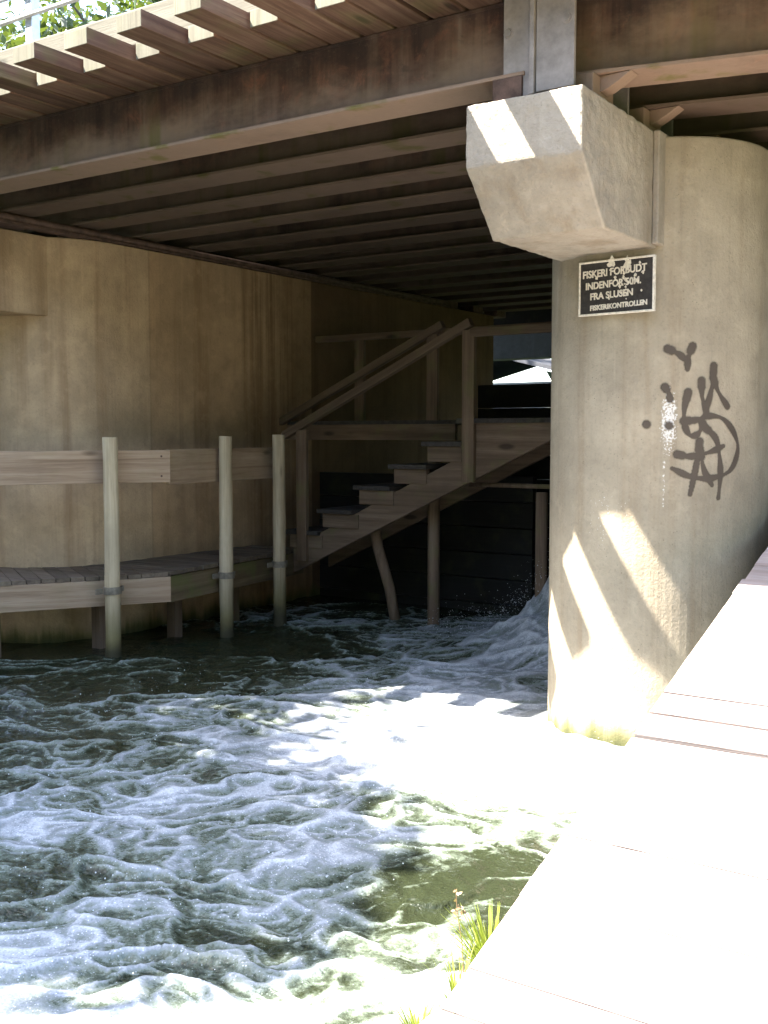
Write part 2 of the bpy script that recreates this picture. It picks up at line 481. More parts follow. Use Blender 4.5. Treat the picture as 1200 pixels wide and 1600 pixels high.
# ------------------------------------------------------------------ numpy noise
def grad_noise(x, y, seed):
    xi = np.floor(x).astype(np.int64); yi = np.floor(y).astype(np.int64)
    fx = x - xi; fy = y - yi
    def g(ix, iy):
        h = (ix * 374761393 + iy * 668265263 + seed * 1442695041) & 0xffffffff
        h = ((h ^ (h >> 13)) * 1274126177) & 0xffffffff
        h = (h ^ (h >> 16)) & 0xffff
        a = h * (2 * np.pi / 65536.0)
        return np.cos(a), np.sin(a)
    def dot(ix, iy, dx, dy):
        gx, gy = g(ix, iy); return gx * dx + gy * dy
    u = fx * fx * fx * (fx * (fx * 6 - 15) + 10); v = fy * fy * fy * (fy * (fy * 6 - 15) + 10)
    a = dot(xi, yi, fx, fy); b = dot(xi + 1, yi, fx - 1, fy)
    c = dot(xi, yi + 1, fx, fy - 1); d = dot(xi + 1, yi + 1, fx - 1, fy - 1)
    return ((a + (b - a) * u) + ((c + (d - c) * u) - (a + (b - a) * u)) * v) * 1.5
def fbm(x, y, seed, oct=5, gain=0.5, ridge=False):
    s = np.zeros_like(x); amp = 1.0; tot = 0.0
    for i in range(oct):
        n = grad_noise(x * 2 ** i, y * 2 ** i, seed + i * 17)
        if ridge: n = 1 - np.abs(n) * 2
        s += amp * n; tot += amp; amp *= gain
    return s / tot
def sstep(a, b, x):
    t = np.clip((x - a) / (b - a), 0, 1); return t * t * (3 - 2 * t)

# ================================================================== ground
def axis_pts(lo, hi, fine_lo, fine_hi, step, grow=1.35):
    a = list(np.arange(fine_lo, fine_hi + step / 2, step))
    s = step; x = a[-1]
    while x < hi: s *= grow; x += s; a.append(x)
    s = step; x = a[0]
    while x > lo: s *= grow; x -= s; a.insert(0, x)
    return np.array(a)
def grid_mesh(name, xs, ys, z, mat, smooth=True):
    nx, ny = len(xs), len(ys)
    X, Y = np.meshgrid(xs, ys)
    co = np.stack([X, Y, z], -1).reshape(-1, 3).astype(np.float32)
    idx = np.arange(nx * ny).reshape(ny, nx)
    q = np.stack([idx[:-1, :-1], idx[:-1, 1:], idx[1:, 1:], idx[1:, :-1]], -1).reshape(-1, 4)
    me = bpy.data.meshes.new(name)
    me.vertices.add(len(co)); me.vertices.foreach_set("co", co.ravel())
    me.loops.add(q.size); me.loops.foreach_set("vertex_index", q.ravel().astype(np.int32))
    me.polygons.add(len(q)); me.polygons.foreach_set("loop_start", np.arange(0, q.size, 4, dtype=np.int32))
    me.update(calc_edges=True); me.validate()
    if smooth: me.polygons.foreach_set("use_smooth", np.ones(len(q), bool))
    return link(name, me, mat)
gx = axis_pts(-700, 700, -16, 8, 0.4); gy = axis_pts(-700, 700, -8, 24, 0.5)
GX, GY = np.meshgrid(gx, gy)
under = sstep(5.2, 7.5, GY) * (1 - sstep(13.5, 16, GY))
left = 1.3 + 2.7 * under
right = -0.16 + np.clip(0.3 * (GY - 3.0), 0, 2.0)
rightfar = np.maximum(right, 1.6 + 2.3 * under)
gz = np.full_like(GX, -1.1)
gz = gz + (left + 1.1) * sstep(-8.7, -9.9, GX)
rr = right + (rightfar - right) * sstep(2.0, 4.5, GX)
gz = gz + (rr + 1.1) * sstep(-1.60, -1.2, GX)
gz += 0.12 * fbm(GX * 0.4, GY * 0.4, 3, 4) * (gz > -0.9)
ground = grid_mesh("ground", gx, gy, gz, M['ground'])
ground['kind'] = 'structure'

# ================================================================== water
PTS = [(-6.8, 5.28, .35), (-6.2, 5.69, .3), (-5.99, 6.54, .25), (-5.7, 4.47, .4), (-5.54, 4.97, .5), (-4.88, 5.02, .5), (-4.92, 6.05, .5), (-5.33, 7.14, .5), (-6.02, 8.93, .58), (-7.0, 9.0, .50), (-5.6, 8.55, .62), (-6.5, 9.3, .40), (-5.0, 8.02, .6), (-4.45, 7.73, .8), (-4.8, 9.32, .8), (-3.69, 7.39, .8), (-4.38, 6.92, .8), (-3.77, 5.96, .95), (-2.88, 5.23, 1), (-3.33, 4.93, .95), (-4.18, 5.14, .9), (-4.71, 5.14, .6), (-3.3, 4.31, .88), (-3.84, 4.18, .7), (-4.51, 4.13, .55), (-5.06, 4.05, .5), (-4.28, 3.31, .75), (-3.77, 3.65, .75), (-3.54, 2.98, .25), (-3.17, 3.0, .2), (-3.09, 3.36, .75), (-2.84, 3.62, .9), (-2.66, 3.07, .9), (-2.73, 2.89, .35), (-3.16, 2.72, .85), (-3.11, 2.39, .9), (-2.67, 2.58, .6), (-2.31, 2.83, .25), (-2.29, 2.49, .95), (-1.98, 2.75, .6), (-2.05, 3.11, .6), (-2.12, 3.5, .10), (-2.27, 3.84, .08), (-2.41, 3.66, .15), (-2.95, 4.43, .3), (-2.22, 4.21, .2), (-2.35, 4.72, .75), (-2.59, 5.43, .85), (-2.49, 5.64, .9), (-2.07, 4.5, .5), (-4.5, 6.34, .9), (-6.6, 6.0, .32), (-7.0, 5.6, .3), (-6.32, 7.5, .12), (-5.95, 7.75, .08), (-6.71, 6.53, .2), (-7.85, 6.46, .05), (-2.83, 4.19, .85), (-3.94, 2.87, .7), (-2.85, 2.06, .85), (-2.63, 2.26, .85), (-3.32, 3.29, .6), (-2.3, 3.24, .6), (-1.96, 3.47, .3), (-1.82, 3.0, .5), (-1.94, 3.3, .75), (-4.5, 1.0, .6), (-3, 0.5, .7), (-7.5, 3.0, .4), (-4.2, 10.2, .9), (-3.4, 9.2, .95), (-7.0, 10.2, .05), (-5.9, 10.1, .05), (-2, 1, .4)]
wx = axis_pts(-60, -1.45, -8.9, -1.45, 0.0165, 1.25)
wy_f = [1.3]
while wy_f[-1] < 10.9: wy_f.append(wy_f[-1] + 0.010 + 0.0014 * (wy_f[-1] - 1.3))
yy = list(wy_f); s = 0.02; y = yy[0]
while y > -80: s *= 1.25; y -= s; yy.insert(0, y)
wy = np.array(yy)
WX, WY = np.meshgrid(wx, wy)
num = np.zeros_like(WX); den = np.zeros_like(WX)
for (px, py, d) in PTS:
    # kernel narrower close to where the foam breaks into small cells
    sg = 0.16 + 0.055 * max(0, py - 2)
    k = np.exp(-((WX - px) ** 2 + (WY - py) ** 2) / (2 * sg * sg)) + 2e-3 / (0.3 + (WX - px) ** 2 + (WY - py) ** 2)
    num += k * d; den += k
D = num / den
D = D - 0.03 * sstep(-3.6, -5.2, WX) * sstep(2.5, 3.5, WY) * sstep(7.6, 6.8, WY)
# flow frame: the current runs from the sluice (+Y) out and to the left; foam strings lie across and along it
ux, uy = 0.80, 0.60
A = WX * ux + WY * uy; B = -WX * uy + WY * ux
w1 = fbm(WX * 0.9, WY * 0.9, 11, 4); w2 = fbm(WX * 0.9 + 9.1, WY * 0.9 - 4.2, 23, 4)
w3 = fbm(WX * 2.6, WY * 2.6, 31, 3); w4 = fbm(WX * 2.6 + 5, WY * 2.6, 37, 3)
Aw = A + 0.5 * w1 + 0.16 * w3; Bw = B + 0.5 * w2 + 0.16 * w4
r1 = 1 - np.abs(grad_noise(Aw * 1.25, Bw * 2.1, 41)) * 2.2
r2 = 1 - np.abs(grad_noise(Aw * 2.9 + 3, Bw * 4.6, 43)) * 2.2
r3 = 1 - np.abs(grad_noise(Aw * 7.1, Bw * 9.6, 47)) * 2.2
cell = fbm(Aw * 1.5, Bw * 2.2, 53, 5, 0.55)
fine = fbm(Aw * 6, Bw * 8, 59, 4, 0.6)
fil = np.maximum(np.maximum(np.clip(r1, 0, 1) ** 4.5, 0.9 * np.clip(r2, 0, 1) ** 4.5), 0.65 * np.clip(r3, 0, 1) ** 4)
F = 0.37 + (D - 0.5) * 1.25 + 0.62 * (fil - 0.25) + 0.52 * cell + 0.20 * fine
calm = sstep(0.0, 0.28, D)
F = F * (0.35 + 0.65 * calm) - 0.12 * (1 - calm)
foam = np.clip(F, -0.2, 1.25)
# surface: long swells, steeper lumps where it is white
H = -0.03 + 0.050 * fbm(Aw * 0.7, Bw * 1.3, 61, 3) + 0.026 * fbm(Aw * 1.8, Bw * 3.0, 67, 4) * (0.4 + calm)
H += 0.022 * np.clip(r1, 0, 1) ** 3 * calm + 0.011 * np.clip(r2, 0, 1) ** 2 * calm
H += 0.010 * sstep(0.35, 0.9, foam) * (1 + 0.8 * fine)
H += 0.007 * fbm(Aw * 6.5, Bw * 9, 71, 3) * (0.35 + calm)
H *= 0.78
H *= 0.55 + 0.45 * sstep(10.5, 8.0, WY)
# the sill: water pours down beside the pier
ch = sstep(7.7, 9.5, WY) * sstep(-5.05, -3.75, WX + 0.30 * fbm(WX * 1.7, WY * 1.7, 81, 4) - 0.12)
lump = fbm(WX * 2.6, WY * 1.4, 83, 5, 0.6)
tear = fbm(WX * 7.5, WY * 3.2, 87, 5, 0.62)
H += ch * (1.18 + 0.26 * lump + 0.16 * tear)
foam = np.where(ch > 0.03, np.maximum(foam, np.minimum(1, ch * 9) * (0.72 + 0.40 * lump + 0.55 * tear)), foam)
edge = np.clip((WX + 8.9) / 0.5, 0, 1)
water = grid_mesh("water", wx, wy, H, M['water'])
at = water.data.attributes.new("foam", 'FLOAT', 'POINT')
at.data.foreach_set("value", foam.ravel().astype(np.float32))
water['kind'] = 'structure'
print("water verts", WX.size)

def droplets():
    g = np.random.default_rng(12)
    base = bmesh.new(); bmesh.ops.create_icosphere(base, subdivisions=1, radius=1.0)
    bv = np.array([v.co[:] for v in base.verts]); bf = np.array([[v.index for v in f.verts] for f in base.faces]); base.free()
    P = []
    n = 1500
    x = g.uniform(-5.4, -3.2, n); y = g.uniform(8.3, 9.6, n)
    t = np.clip((x + 5.05) / 1.3, 0, 1); hh = 1.35 * t * t * (3 - 2 * t) * np.clip((y - 7.7) / 1.8, 0, 1)
    P.append(np.stack([x, y, hh + np.abs(g.normal(0, .10, n))], 1))
    n = 700
    P.append(np.stack([g.uniform(-6, -2.4, n), g.uniform(2.4, 6.6, n), 0.02 + np.abs(g.normal(0, .02, n))], 1))
    P = np.concatenate(P); r = .0012 + .0032 * g.random(len(P)) ** 2.5
    co = (P[:, None, :] + bv[None] * r[:, None, None]).reshape(-1, 3)
    fc = (bf[None] + (np.arange(len(P)) * len(bv))[:, None, None]).reshape(-1, 3)
    me = bpy.data.meshes.new("spray_droplets"); me.from_pydata(co.tolist(), [], fc.tolist())
    o = link("spray_droplets", me, mat_plain("water_drops", (0.62, 0.65, 0.68), 0.3, 0, 0.1))
    o['kind'] = 'stuff'; o['label'] = "fine spray thrown up over the foaming water"; o['category'] = "spray"
droplets()
# ================================================================== bridge
ZD = 4.15                     # underside of the deck planks
br = thing("road_bridge", "road bridge of stained brown girders and overhanging timber planks spanning the whole top", "bridge", (-5, 10, ZD))
BO = Vector((-5, 10, ZD))
def child(mb, name, mat, parent, base, **kw):
    o = mb.build(name, mat, parent, **kw)
    for v in o.data.vertices: v.co -= base
    return o
def ibeam(x0, y0, x1, y1, z0=3.705, z1=ZD - 0.004, fw=0.29, tf=0.018, tw=0.016):
    b = MB()
    d = Vector((x1 - x0, y1 - y0, 0)); L = d.length; ang = math.atan2(d.y, d.x)
    rot = Matrix.Rotation(ang, 3, 'Z')
    prof = [(-fw / 2, 0), (fw / 2, 0), (fw / 2, tf), (tw, tf + 0.004), (tw / 2, tf + 0.02), (tw / 2, z1 - z0 - tf), (tw, z1 - z0 - tf), (tw, z1 - z0),
            (-tw, z1 - z0), (-tw, z1 - z0 - tf), (-tw / 2, z1 - z0 - tf), (-tw / 2, tf + 0.02), (-tw, tf + 0.004), (-fw / 2, tf)]
    b.prism(prof, 0, L, 'X')
    b.v = [tuple(rot @ Vector(p) + Vector((x0, y0, z0))) for p in b.v]
    return b
NG = 14
for i in range(NG):
    y = 5.295 + 0.72 * i
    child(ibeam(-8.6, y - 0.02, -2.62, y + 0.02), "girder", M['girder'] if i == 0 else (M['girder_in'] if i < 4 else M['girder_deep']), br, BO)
    xr = -2.56
    yr = 5.295 + 0.72 * i + 0.16
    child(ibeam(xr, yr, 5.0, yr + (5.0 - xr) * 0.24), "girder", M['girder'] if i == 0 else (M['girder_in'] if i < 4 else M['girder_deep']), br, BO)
# joint plates over the pier, above every bearing
for i in range(3):
    y0 = 5.17 + 0.72 * i
    b = MB(); b.box((-2.745, y0 + 0.012, 3.60), (-2.575, y0 + 0.035, 4.14)); p1 = child(b, "joint_plate", M['plate'], br, BO, bevel=0.003)
    b = MB(); b.box((-2.545, y0 - 0.012, 3.60), (-2.335, y0 + 0.012, 4.14)); p2 = child(b, "joint_plate", M['plate'], br, BO, bevel=0.003)
    b = MB(); b.box((-2.575, y0 - 0.03, 3.59), (-2.549, y0 + 0.10, 4.14)); child(b, "stiffener_rib", M['plate'], br, BO, bevel=0.003)
    for (bx, bz, by, pp) in ((-2.715, 3.93, y0 + 0.012, p1), (-2.375, 3.935, y0 - 0.012, p2)):
        b = MB(); b.tube([(bx, by, bz), (bx, by - 0.012, bz)], 0.020, 6); b.tube([(bx, by, bz), (bx, by - 0.004, bz)], 0.028, 16)
        child(b, "bolt", M['plate'], pp, BO)
# bearings: steel pads between flange and concrete
for i in range(NG):
    y = 5.295 + 0.72 * i
    b = MB(); b.box((-2.80, y - 0.13, 3.575), (-2.63, y + 0.13, 3.703)); child(b, "bearing_pad", M['rust'], br, BO, bevel=0.004)
    yr = y + 0.16
    b = MB()
    b.prism([(-2.30, 3.62), (-2.26, 3.63), (-2.20, 3.66), (-2.13, 3.702), (-2.30, 3.703)], yr - 0.05, yr + 0.05, 'Y')
    b.box((-2.42, yr - 0.14, 3.575), (-2.30, yr + 0.13, 3.70))
    child(b, "bearing_pad", M['girder'], br, BO, bevel=0.004)
    b = MB(); b.box((-7.98, y - 0.14, 3.615), (-7.76, y + 0.14, 3.703)); child(b, "bearing_pad", M['rust'], br, BO, bevel=0.004)
# transverse planks: long and short ones by turns
def plank_mesh(y0, seed):
    r = random.Random(seed); b = MB()
    n = 24; L0 = y0; L1 = 15.35; wv = 0.2025; h = 0.098
    prev = None
    vs = []
    ys = [L0 + (L1 - L0) * k / n for k in range(n + 1)]
    for k, yv in enumerate(ys):
        dx = r.uniform(-.002, .002); dz = r.uniform(-.002, .002)
        vs.append([(dx, yv, dz), (dx + wv, yv, dz), (dx + wv, yv, h + dz), (dx, yv, h + dz)])
    for q in vs: b.v += q
    b.f.append((0, 1, 2, 3)); e = 4 * n; b.f.append((e + 3, e + 2, e + 1, e))
    for k in range(n):
        for j in range(4):
            b.f.append((4 * k + j, 4 * (k + 1) + j, 4 * (k + 1) + (j + 1) % 4, 4 * k + (j + 1) % 4))
    return b
longs = []; shorts = []
for sd in range(3):
    for lst, y0 in ((longs, 4.475), (shorts, 4.825)):
        o = plank_mesh(y0, sd + int(y0 * 10)).build("deck_plank", [M['plank'], M['plank_end']], br, bevel=0.004)
        for pl in o.data.polygons:
            if abs(pl.normal.y) > 0.9: pl.material_index = 1
        lst.append(o)
used = set()
PITCH = 0.4637
for k in range(-12, 20):
    xr = -5.135 + k * PITCH                       # right edge of the long plank
    for lst, x0 in ((longs, xr - 0.2025), (shorts, xr + 0.0315)):
        pr = lst[k % 3]
        if pr.name in used:
            o = pr.copy(); COL.objects.link(o); o.parent = br
        else:
            o = pr; used.add(pr.name)
        o.location = Vector((x0, rnd.uniform(-.012, .012), ZD + rnd.uniform(0.0, .004))) - Vector((BO.x, BO.y, BO.z))
b = MB(); b.box((-10.9, 5.01, 4.256), (4.6, 15.2, 4.33)); child(b, "road_surface", M['road'], br, BO)
b = MB(); b.box((-10.9, 4.872, 4.254), (4.6, 5.0, 4.475)); child(b, "kerb_beam", M['kerb'], br, BO, bevel=0.008)
b = MB(); b.box((-10.9, 15.2, 4.254), (4.6, 15.33, 4.475)); child(b, "kerb_beam", M['kerb'], br, BO, bevel=0.008)
# dark bearing rail lying on the abutment top
b = MB(); b.tube([(-7.735, 5.6, 3.655), (-7.735, 13.0, 3.655)], 0.035, 10); child(b, "bearing_rail", M['rust'], br, BO, smooth=True)
b = MB(); b.box((-7.80, 5.6, 3.602), (-7.69, 13.0, 3.622)); child(b, "bearing_rail", M['rust'], br, BO)

rl = thing("metal_railing", "pale galvanised post and rail guard on the deck edge, against the sky", "railing", (-6.19, 4.94, 4.475))
RO = Vector((-6.19, 4.94, 4.475))
for k in range(-2, 6):
    x = -6.19 + 2.1 * k
    b = MB(); b.box((x - .035, 4.90, 4.40), (x + .035, 4.97, 5.48)); child(b, "post", M['galv'], rl, RO, bevel=0.006)
for zr in (4.655, 4.81, 4.97, 5.13, 5.29, 5.47):
    b = MB(); b.tube([(-10.8, 4.885, zr), (4.5, 4.885, zr)], 0.016 if zr < 5.4 else 0.03, 10); child(b, "rail", M['galv'], rl, RO, smooth=True)

# ================================================================== pier
def stadium(cx, cy, rad, y1, n=48):
    p = [(cx - rad * math.cos(math.pi * k / n), cy - rad * math.sin(math.pi * k / n)) for k in range(n + 1)]
    return p + [(cx + rad, y1), (cx - rad, y1)]
PC = (-2.46, 6.74); PR = 0.66
def pier_mesh(cx, cy, rad, y1, z0, z1):
    b = MB(); poly = stadium(cx, cy, rad, y1)
    b.prism(poly, z0, z1, 'Z'); return b
pb = Vector((-2.3, 6.9, 0))
pier = thing("bridge_pier", "pale concrete bridge pier with rounded nose and striped sunlight, right of the water", "pier", tuple(pb))
child(pier_mesh(PC[0], PC[1], PR, 13.0, -1.1, 3.545), "pier_shaft", M['conc_pier'], pier, pb, bevel=0.012)
cb = MB(); cb.prism([(5.06, 3.565), (5.06, 3.245), (5.36, 2.915), (6.40, 2.915), (6.40, 3.565)], -2.90, -2.243, 'X')
roughen(child(cb, "corbel", M['conc_corbel'], pier, pb, bevel=0.012), 6, 0.012, 0.07)
cb = MB(); cb.box((-2.2425, 6.03, 2.93), (-2.205, 6.2, 3.56)); child(cb, "corbel_joint", M['conc_corbel'], pier, pb, bevel=0.008)

# graffiti: sprayed strokes lying 3 mm off the rounded face
STR = [ [(0.292, 2.346), (0.354, 2.316), (0.402, 2.276)],
[(0.434, 2.36), (0.409, 2.291), (0.407, 2.228)],
[(0.566, 2.248), (0.56, 2.145), (0.534, 2.035), (0.504, 1.942), (0.493, 1.916)],
[(0.563, 2.182), (0.599, 2.101), (0.665, 2.017)],
[(0.491, 2.163), (0.497, 2.071), (0.523, 1.99)],
[(0.281, 2.126), (0.3, 2.1), (0.311, 2.056)],
[(0.181, 1.913), (0.184, 1.909)],
[(0.413, 2.097), (0.393, 1.997), (0.398, 1.905), (0.429, 1.85), (0.475, 1.857), (0.509, 1.916)],
[(0.39, 1.931), (0.473, 1.939), (0.532, 1.961), (0.639, 1.943), (0.729, 1.85), (0.754, 1.756), (0.695, 1.644), (0.561, 1.601), (0.442, 1.609), (0.329, 1.658)],
[(0.505, 1.905), (0.589, 1.831), (0.618, 1.72), (0.625, 1.608), (0.615, 1.485)],
[(0.487, 1.813), (0.471, 1.684), (0.436, 1.509)],
[(0.488, 1.776), (0.519, 1.646), (0.57, 1.56)],
[(0.357, 1.739), (0.439, 1.728), (0.557, 1.754), (0.643, 1.787)],
[(0.307, 1.905), (0.311, 1.902)] ]
ss = np.arange(0.13, 0.82, 0.0065); zs = np.arange(1.42, 2.42, 0.0065)
GS, GZ = np.meshgrid(ss, zs); dist = np.full_like(GS, 9.0)
def catmull(p, n=8):
    p = [np.array(q) for q in p]; P = [2 * p[0] - p[1]] + p + [2 * p[-1] - p[-2]]; o = []
    for i in range(1, len(P) - 2):
        for k in range(n):
            t = k / n; a, b_, c, d = P[i - 1:i + 3]
            o.append(0.5 * ((2 * b_) + (-a + c) * t + (2 * a - 5 * b_ + 4 * c - d) * t * t + (-a + 3 * b_ - 3 * c + d) * t ** 3))
    return o + [p[-1]]
for st in STR:
    q = catmull(st)
    for i, c in enumerate(q):
        wd = (0.85 + 0.25 * math.sin(i * .55 + c[1] * 9)) if i > 3 else 1.3
        dist = np.minimum(dist, np.hypot(GS - c[0], GZ - c[1]) / wd)
paint = np.clip(1.0 - (dist - 0.010) / 0.018, 0, 1)
ang = GS / PR
gxx = PC[0] + (PR + 0.003) * np.sin(ang); gyy = PC[1] - (PR + 0.003) * np.cos(ang)
keep = {}; vv = []; vals = []; ff = []
ny_, nx_ = GS.shape
for j in range(ny_ - 1):
    for i in range(nx_ - 1):
        if paint[j:j + 2, i:i + 2].max() > 0:
            q = []
            for (jj, ii) in ((j, i), (j, i + 1), (j + 1, i + 1), (j + 1, i)):
                if (jj, ii) not in keep:
                    keep[(jj, ii)] = len(vv); vv.append((gxx[jj, ii] - pb.x, gyy[jj, ii] - pb.y, GZ[jj, ii])); vals.append(float(paint[jj, ii]))
                q.append(keep[(jj, ii)])
            ff.append(tuple(q))
me = bpy.data.meshes.new("graffiti"); me.from_pydata(vv, [], ff)
a_ = me.attributes.new("paint", 'FLOAT', 'POINT'); a_.data.foreach_set("value", np.array(vals, np.float32))
link("graffiti", me, M['tag'], pier, smooth=True)['label'] = "dark sprayed graffiti strokes on pier"

# sign
sg = thing("notice_sign", "black framed sign with worn white Danish lettering, under the corbel on the pier", "sign", (-2.455, 6.045, 2.71), rz=R(-6))
SW, SH = 0.485, 0.315
b = MB(); b.box((-SW / 2 + .008, -0.004, -SH / 2 + .008), (SW / 2 - .008, 0.012, SH / 2 - .008)); b.build("board", M['signboard'], sg)
b = MB()
for (lo, hi) in (((-SW / 2, -0.011, -SH / 2), (SW / 2, 0.014, -SH / 2 + .011)), ((-SW / 2, -0.011, SH / 2 - .011), (SW / 2, 0.014, SH / 2)),
                 ((-SW / 2, -0.010, -SH / 2 + .011), (-SW / 2 + .011, 0.013, SH / 2 - .011)), ((SW / 2 - .011, -0.010, -SH / 2 + .011), (SW / 2, 0.013, SH / 2 - .011))):
    b.box(lo, hi)
b.build("frame", M['signwhite'], sg, bevel=0.002)
def text_mesh(body, size, x, z, sx=1.0):
    cu = bpy.data.curves.new("lettering", 'FONT'); cu.body = body; cu.size = size; cu.extrude = 0.0015; cu.offset = 0.0016
    t = bpy.data.objects.new("lettering", cu); COL.objects.link(t)
    bpy.context.view_layer.update()
    dg = bpy.context.evaluated_depsgraph_get()
    me = bpy.data.meshes.new_from_object(t.evaluated_get(dg)); me.name = "lettering"
    bpy.data.objects.remove(t); bpy.data.curves.remove(cu)
    xs_ = [v.co.x for v in me.vertices]; wdt = max(xs_) - min(xs_); k = sx / wdt; m0 = min(xs_)
    for v in me.vertices:
        v.co = Vector(((v.co.x - m0) * k + x, -0.0068 - v.co.z, v.co.y + z + (v.co.x - m0) * k * 0.03))
    return link("lettering", me, M['signwhite'], sg)
text_mesh("FISKERI FORBUDT", 0.058, -0.215, 0.062, 0.41)
text_mesh("INDENFOR 50M.", 0.056, -0.195, -0.005, 0.355)
text_mesh("FRA SLUSEN", 0.054, -0.165, -0.066, 0.275)
text_mesh("FISKERIKONTROLLEN", 0.040, -0.165, -0.128, 0.365)
def blob(cx, cz, r, seed, n=18):
    q = random.Random(seed)
    return [(cx + r * math.cos(2 * math.pi * k / n) * q.uniform(.45, 1.2), cz + r * 1.3 * math.sin(2 * math.pi * k / n) * q.uniform(.45, 1.2)) for k in range(n)]
qq = random.Random(4)
for k in range(34):
    cx = qq.gauss(0.06, 0.055); cz = qq.gauss(0.0, 0.075)
    if abs(cx) > .21 or abs(cz) > .13: continue
    b = MB(); b.prism(blob(cx, cz, qq.choice([.003, .004, .006, .009]), k), -0.0088 - .0001 * k, -0.0045, 'Y'); b.build("dropping", M['signwhite'], sg)
for (bx_, bz_, br_, sd_) in ((-0.03, 0.14, .028, 99), (0.075, 0.125, .03, 98)):
    b = MB(); b.prism(blob(bx_, bz_, br_, sd_), -0.0090, -0.0044, 'Y'); b.build("dropping", M['signwhite'], sg)

# ================================================================== left abutment
ab = Vector((-8.55, 7.0, 0))
abut = thing("bridge_abutment", "brown stained concrete abutment wall running into the dark, left of the walkway", "abutment", tuple(ab))
child(pier_mesh(-8.55, 7.0, 0.85, 14.3, -1.1, 3.60), "abutment_wall", M['conc_wall'], abut, ab, bevel=0.012)
cb = MB(); cb.prism([(5.06, 3.60), (5.06, 3.245), (5.36, 2.905), (6.7, 2.905), (6.7, 3.60)], -8.6, -7.93, 'X')
child(cb, "corbel", M['conc_wall'], abut, ab, bevel=0.009)
# ================================================================== walkway on the left
wk = thing("timber_walkway", "narrow grey decked walkway with plank handrail along the concrete wall on the left", "walkway", (-7.2, 7.0, 0.66))
WO = Vector((-7.2, 7.0, 0.66))
A0 = Vector((-8.75, 3.5, 0)); J = Vector((-6.82, 6.74, 0)); E0 = Vector((-7.08, 8.66, 0))
d1 = (J - A0).normalized(); d2 = (E0 - J).normalized()
n1 = Vector((-d1.y, d1.x, 0)); n2 = Vector((-d2.y, d2.x, 0))
b = MB(); bwd = 0.118
def boards(b, P, d, n, L, wfun, z, jit):
    t = 0.0
    while t < L - 0.05:
        w_ = wfun(t); e = jit.uniform(-.012, .012); zz = z + jit.uniform(-.003, .003)
        p = P + d * t - n * (0.035 + e); q = p + d * bwd * 0.93; pi = P + d * t + n * w_; qi = pi + d * bwd * 0.93
        b.hexa([(p.x, p.y, zz - .035), (q.x, q.y, zz - .035), (qi.x, qi.y, zz - .035), (pi.x, pi.y, zz - .035), (p.x, p.y, zz), (q.x, q.y, zz), (qi.x, qi.y, zz), (pi.x, pi.y, zz)])
        t += bwd
jr = random.Random(5)
boards(b, A0, d1, n1, (J - A0).length, lambda t: 1.05, 0.662, jr)
boards(b, J, d2, n2, (E0 - J).length + 0.35, lambda t: 0.92, 0.668, jr)
child(b, "deck_boards", M['deck'], wk, WO)
def vboard(name, P, Q, z0, z1, th, mat, out=0.0):
    d = (Q - P).normalized(); n = Vector((d.y, -d.x, 0))
    p = P + n * out; q = Q + n * out; zc = (z0 + z1) / 2
    return beam(name, (p.x, p.y, zc), (q.x, q.y, zc), th, z1 - z0, mat, wk, 0.005, off=WO)
P1 = J - d1 * 1.98
vboard("fascia_board", P1 - d1 * 0.0, J + d1 * 0.02, 0.405, 0.625, 0.035, M['fascia'], 0.022)
vboard("fascia_board", A0, P1 - d1 * .006, 0.405, 0.625, 0.035, M['fascia'], 0.020)
vboard("fascia_board", J + d2 * 0.02, E0 + d2 * .35, 0.395, 0.625, 0.035, M['fascia_old'], 0.002)
vboard("handrail_board", P1 + d1 * 0.3, J + d1 * 0.03, 1.445, 1.722, 0.035, M['fascia'], 0.022)
vboard("handrail_board", A0, P1 + d1 * .294, 1.445, 1.722, 0.035, M['fascia'], 0.022)
vboard("handrail_board", J + d2 * 0.02, E0, 1.42, 1.728, 0.035, M['fascia'], -0.002)
for (t, P, d, n) in ((1.0, A0, d1, n1), (2.35, A0, d1, n1), (3.25, A0, d1, n1), (0.55, J, d2, n2), (1.5, J, d2, n2)):
    q = P + d * t + n * 0.35
    b = MB(); b.box((q.x - .05, q.y - .05, -1.1), (q.x + .05, q.y + .05, 0.62)); child(b, "support_post", M['stairz'], wk, WO)
b = MB()
for (P, d, t) in ((J, -d1, .05), (J, -d1, .05)):
    for z in (1.50, 1.67):
        q = P + d * t + Vector((d1.y, -d1.x, 0)) * 0.043
        b.tube([(q.x, q.y, z), (q.x + d1.y * .004, q.y - d1.x * .004, z)], 0.009, 8)
child(b, "nail_heads", M['rust'], wk, WO)

def mooring_post(x, y, lean, ztop, label, zc):
    t = thing("wooden_post", label, "post", (x, y, -0.1), "round timber posts in the water")
    b = MB(); pts = []; rs = []
    q = random.Random(int(x * 1000))
    for k in range(15):
        z = -0.9 + (ztop + 1.0) * k / 14
        pts.append((lean[0] * z + q.uniform(-.003, .003), lean[1] * z + q.uniform(-.003, .003), z)); rs.append(0.067 - 0.006 * k / 14 + q.uniform(-.0025, .0025))
    b.tube(pts, rs, 18); o = b.build("pole", M['pole'], t, smooth=False, bevel=0.004)
    for p in o.data.polygons: p.use_smooth = len(p.vertices) == 4
    zc += 0.1
    b = MB(); b.tube([(lean[0] * zc, lean[1] * zc, zc - .03), (lean[0] * zc, lean[1] * zc, zc + .03)], 0.075, 20)
    cl = b.build("clamp", M['clamp'], t)
    for sgn in (-1, 1):
        b = MB(); b.box((-.03 + lean[0] * zc, sgn * .115 - .035, zc - .022), (-.018 + lean[0] * zc, sgn * .115 + .035, zc + .022))
        b.build("clamp_ear", M['clamp'], cl)
    return t
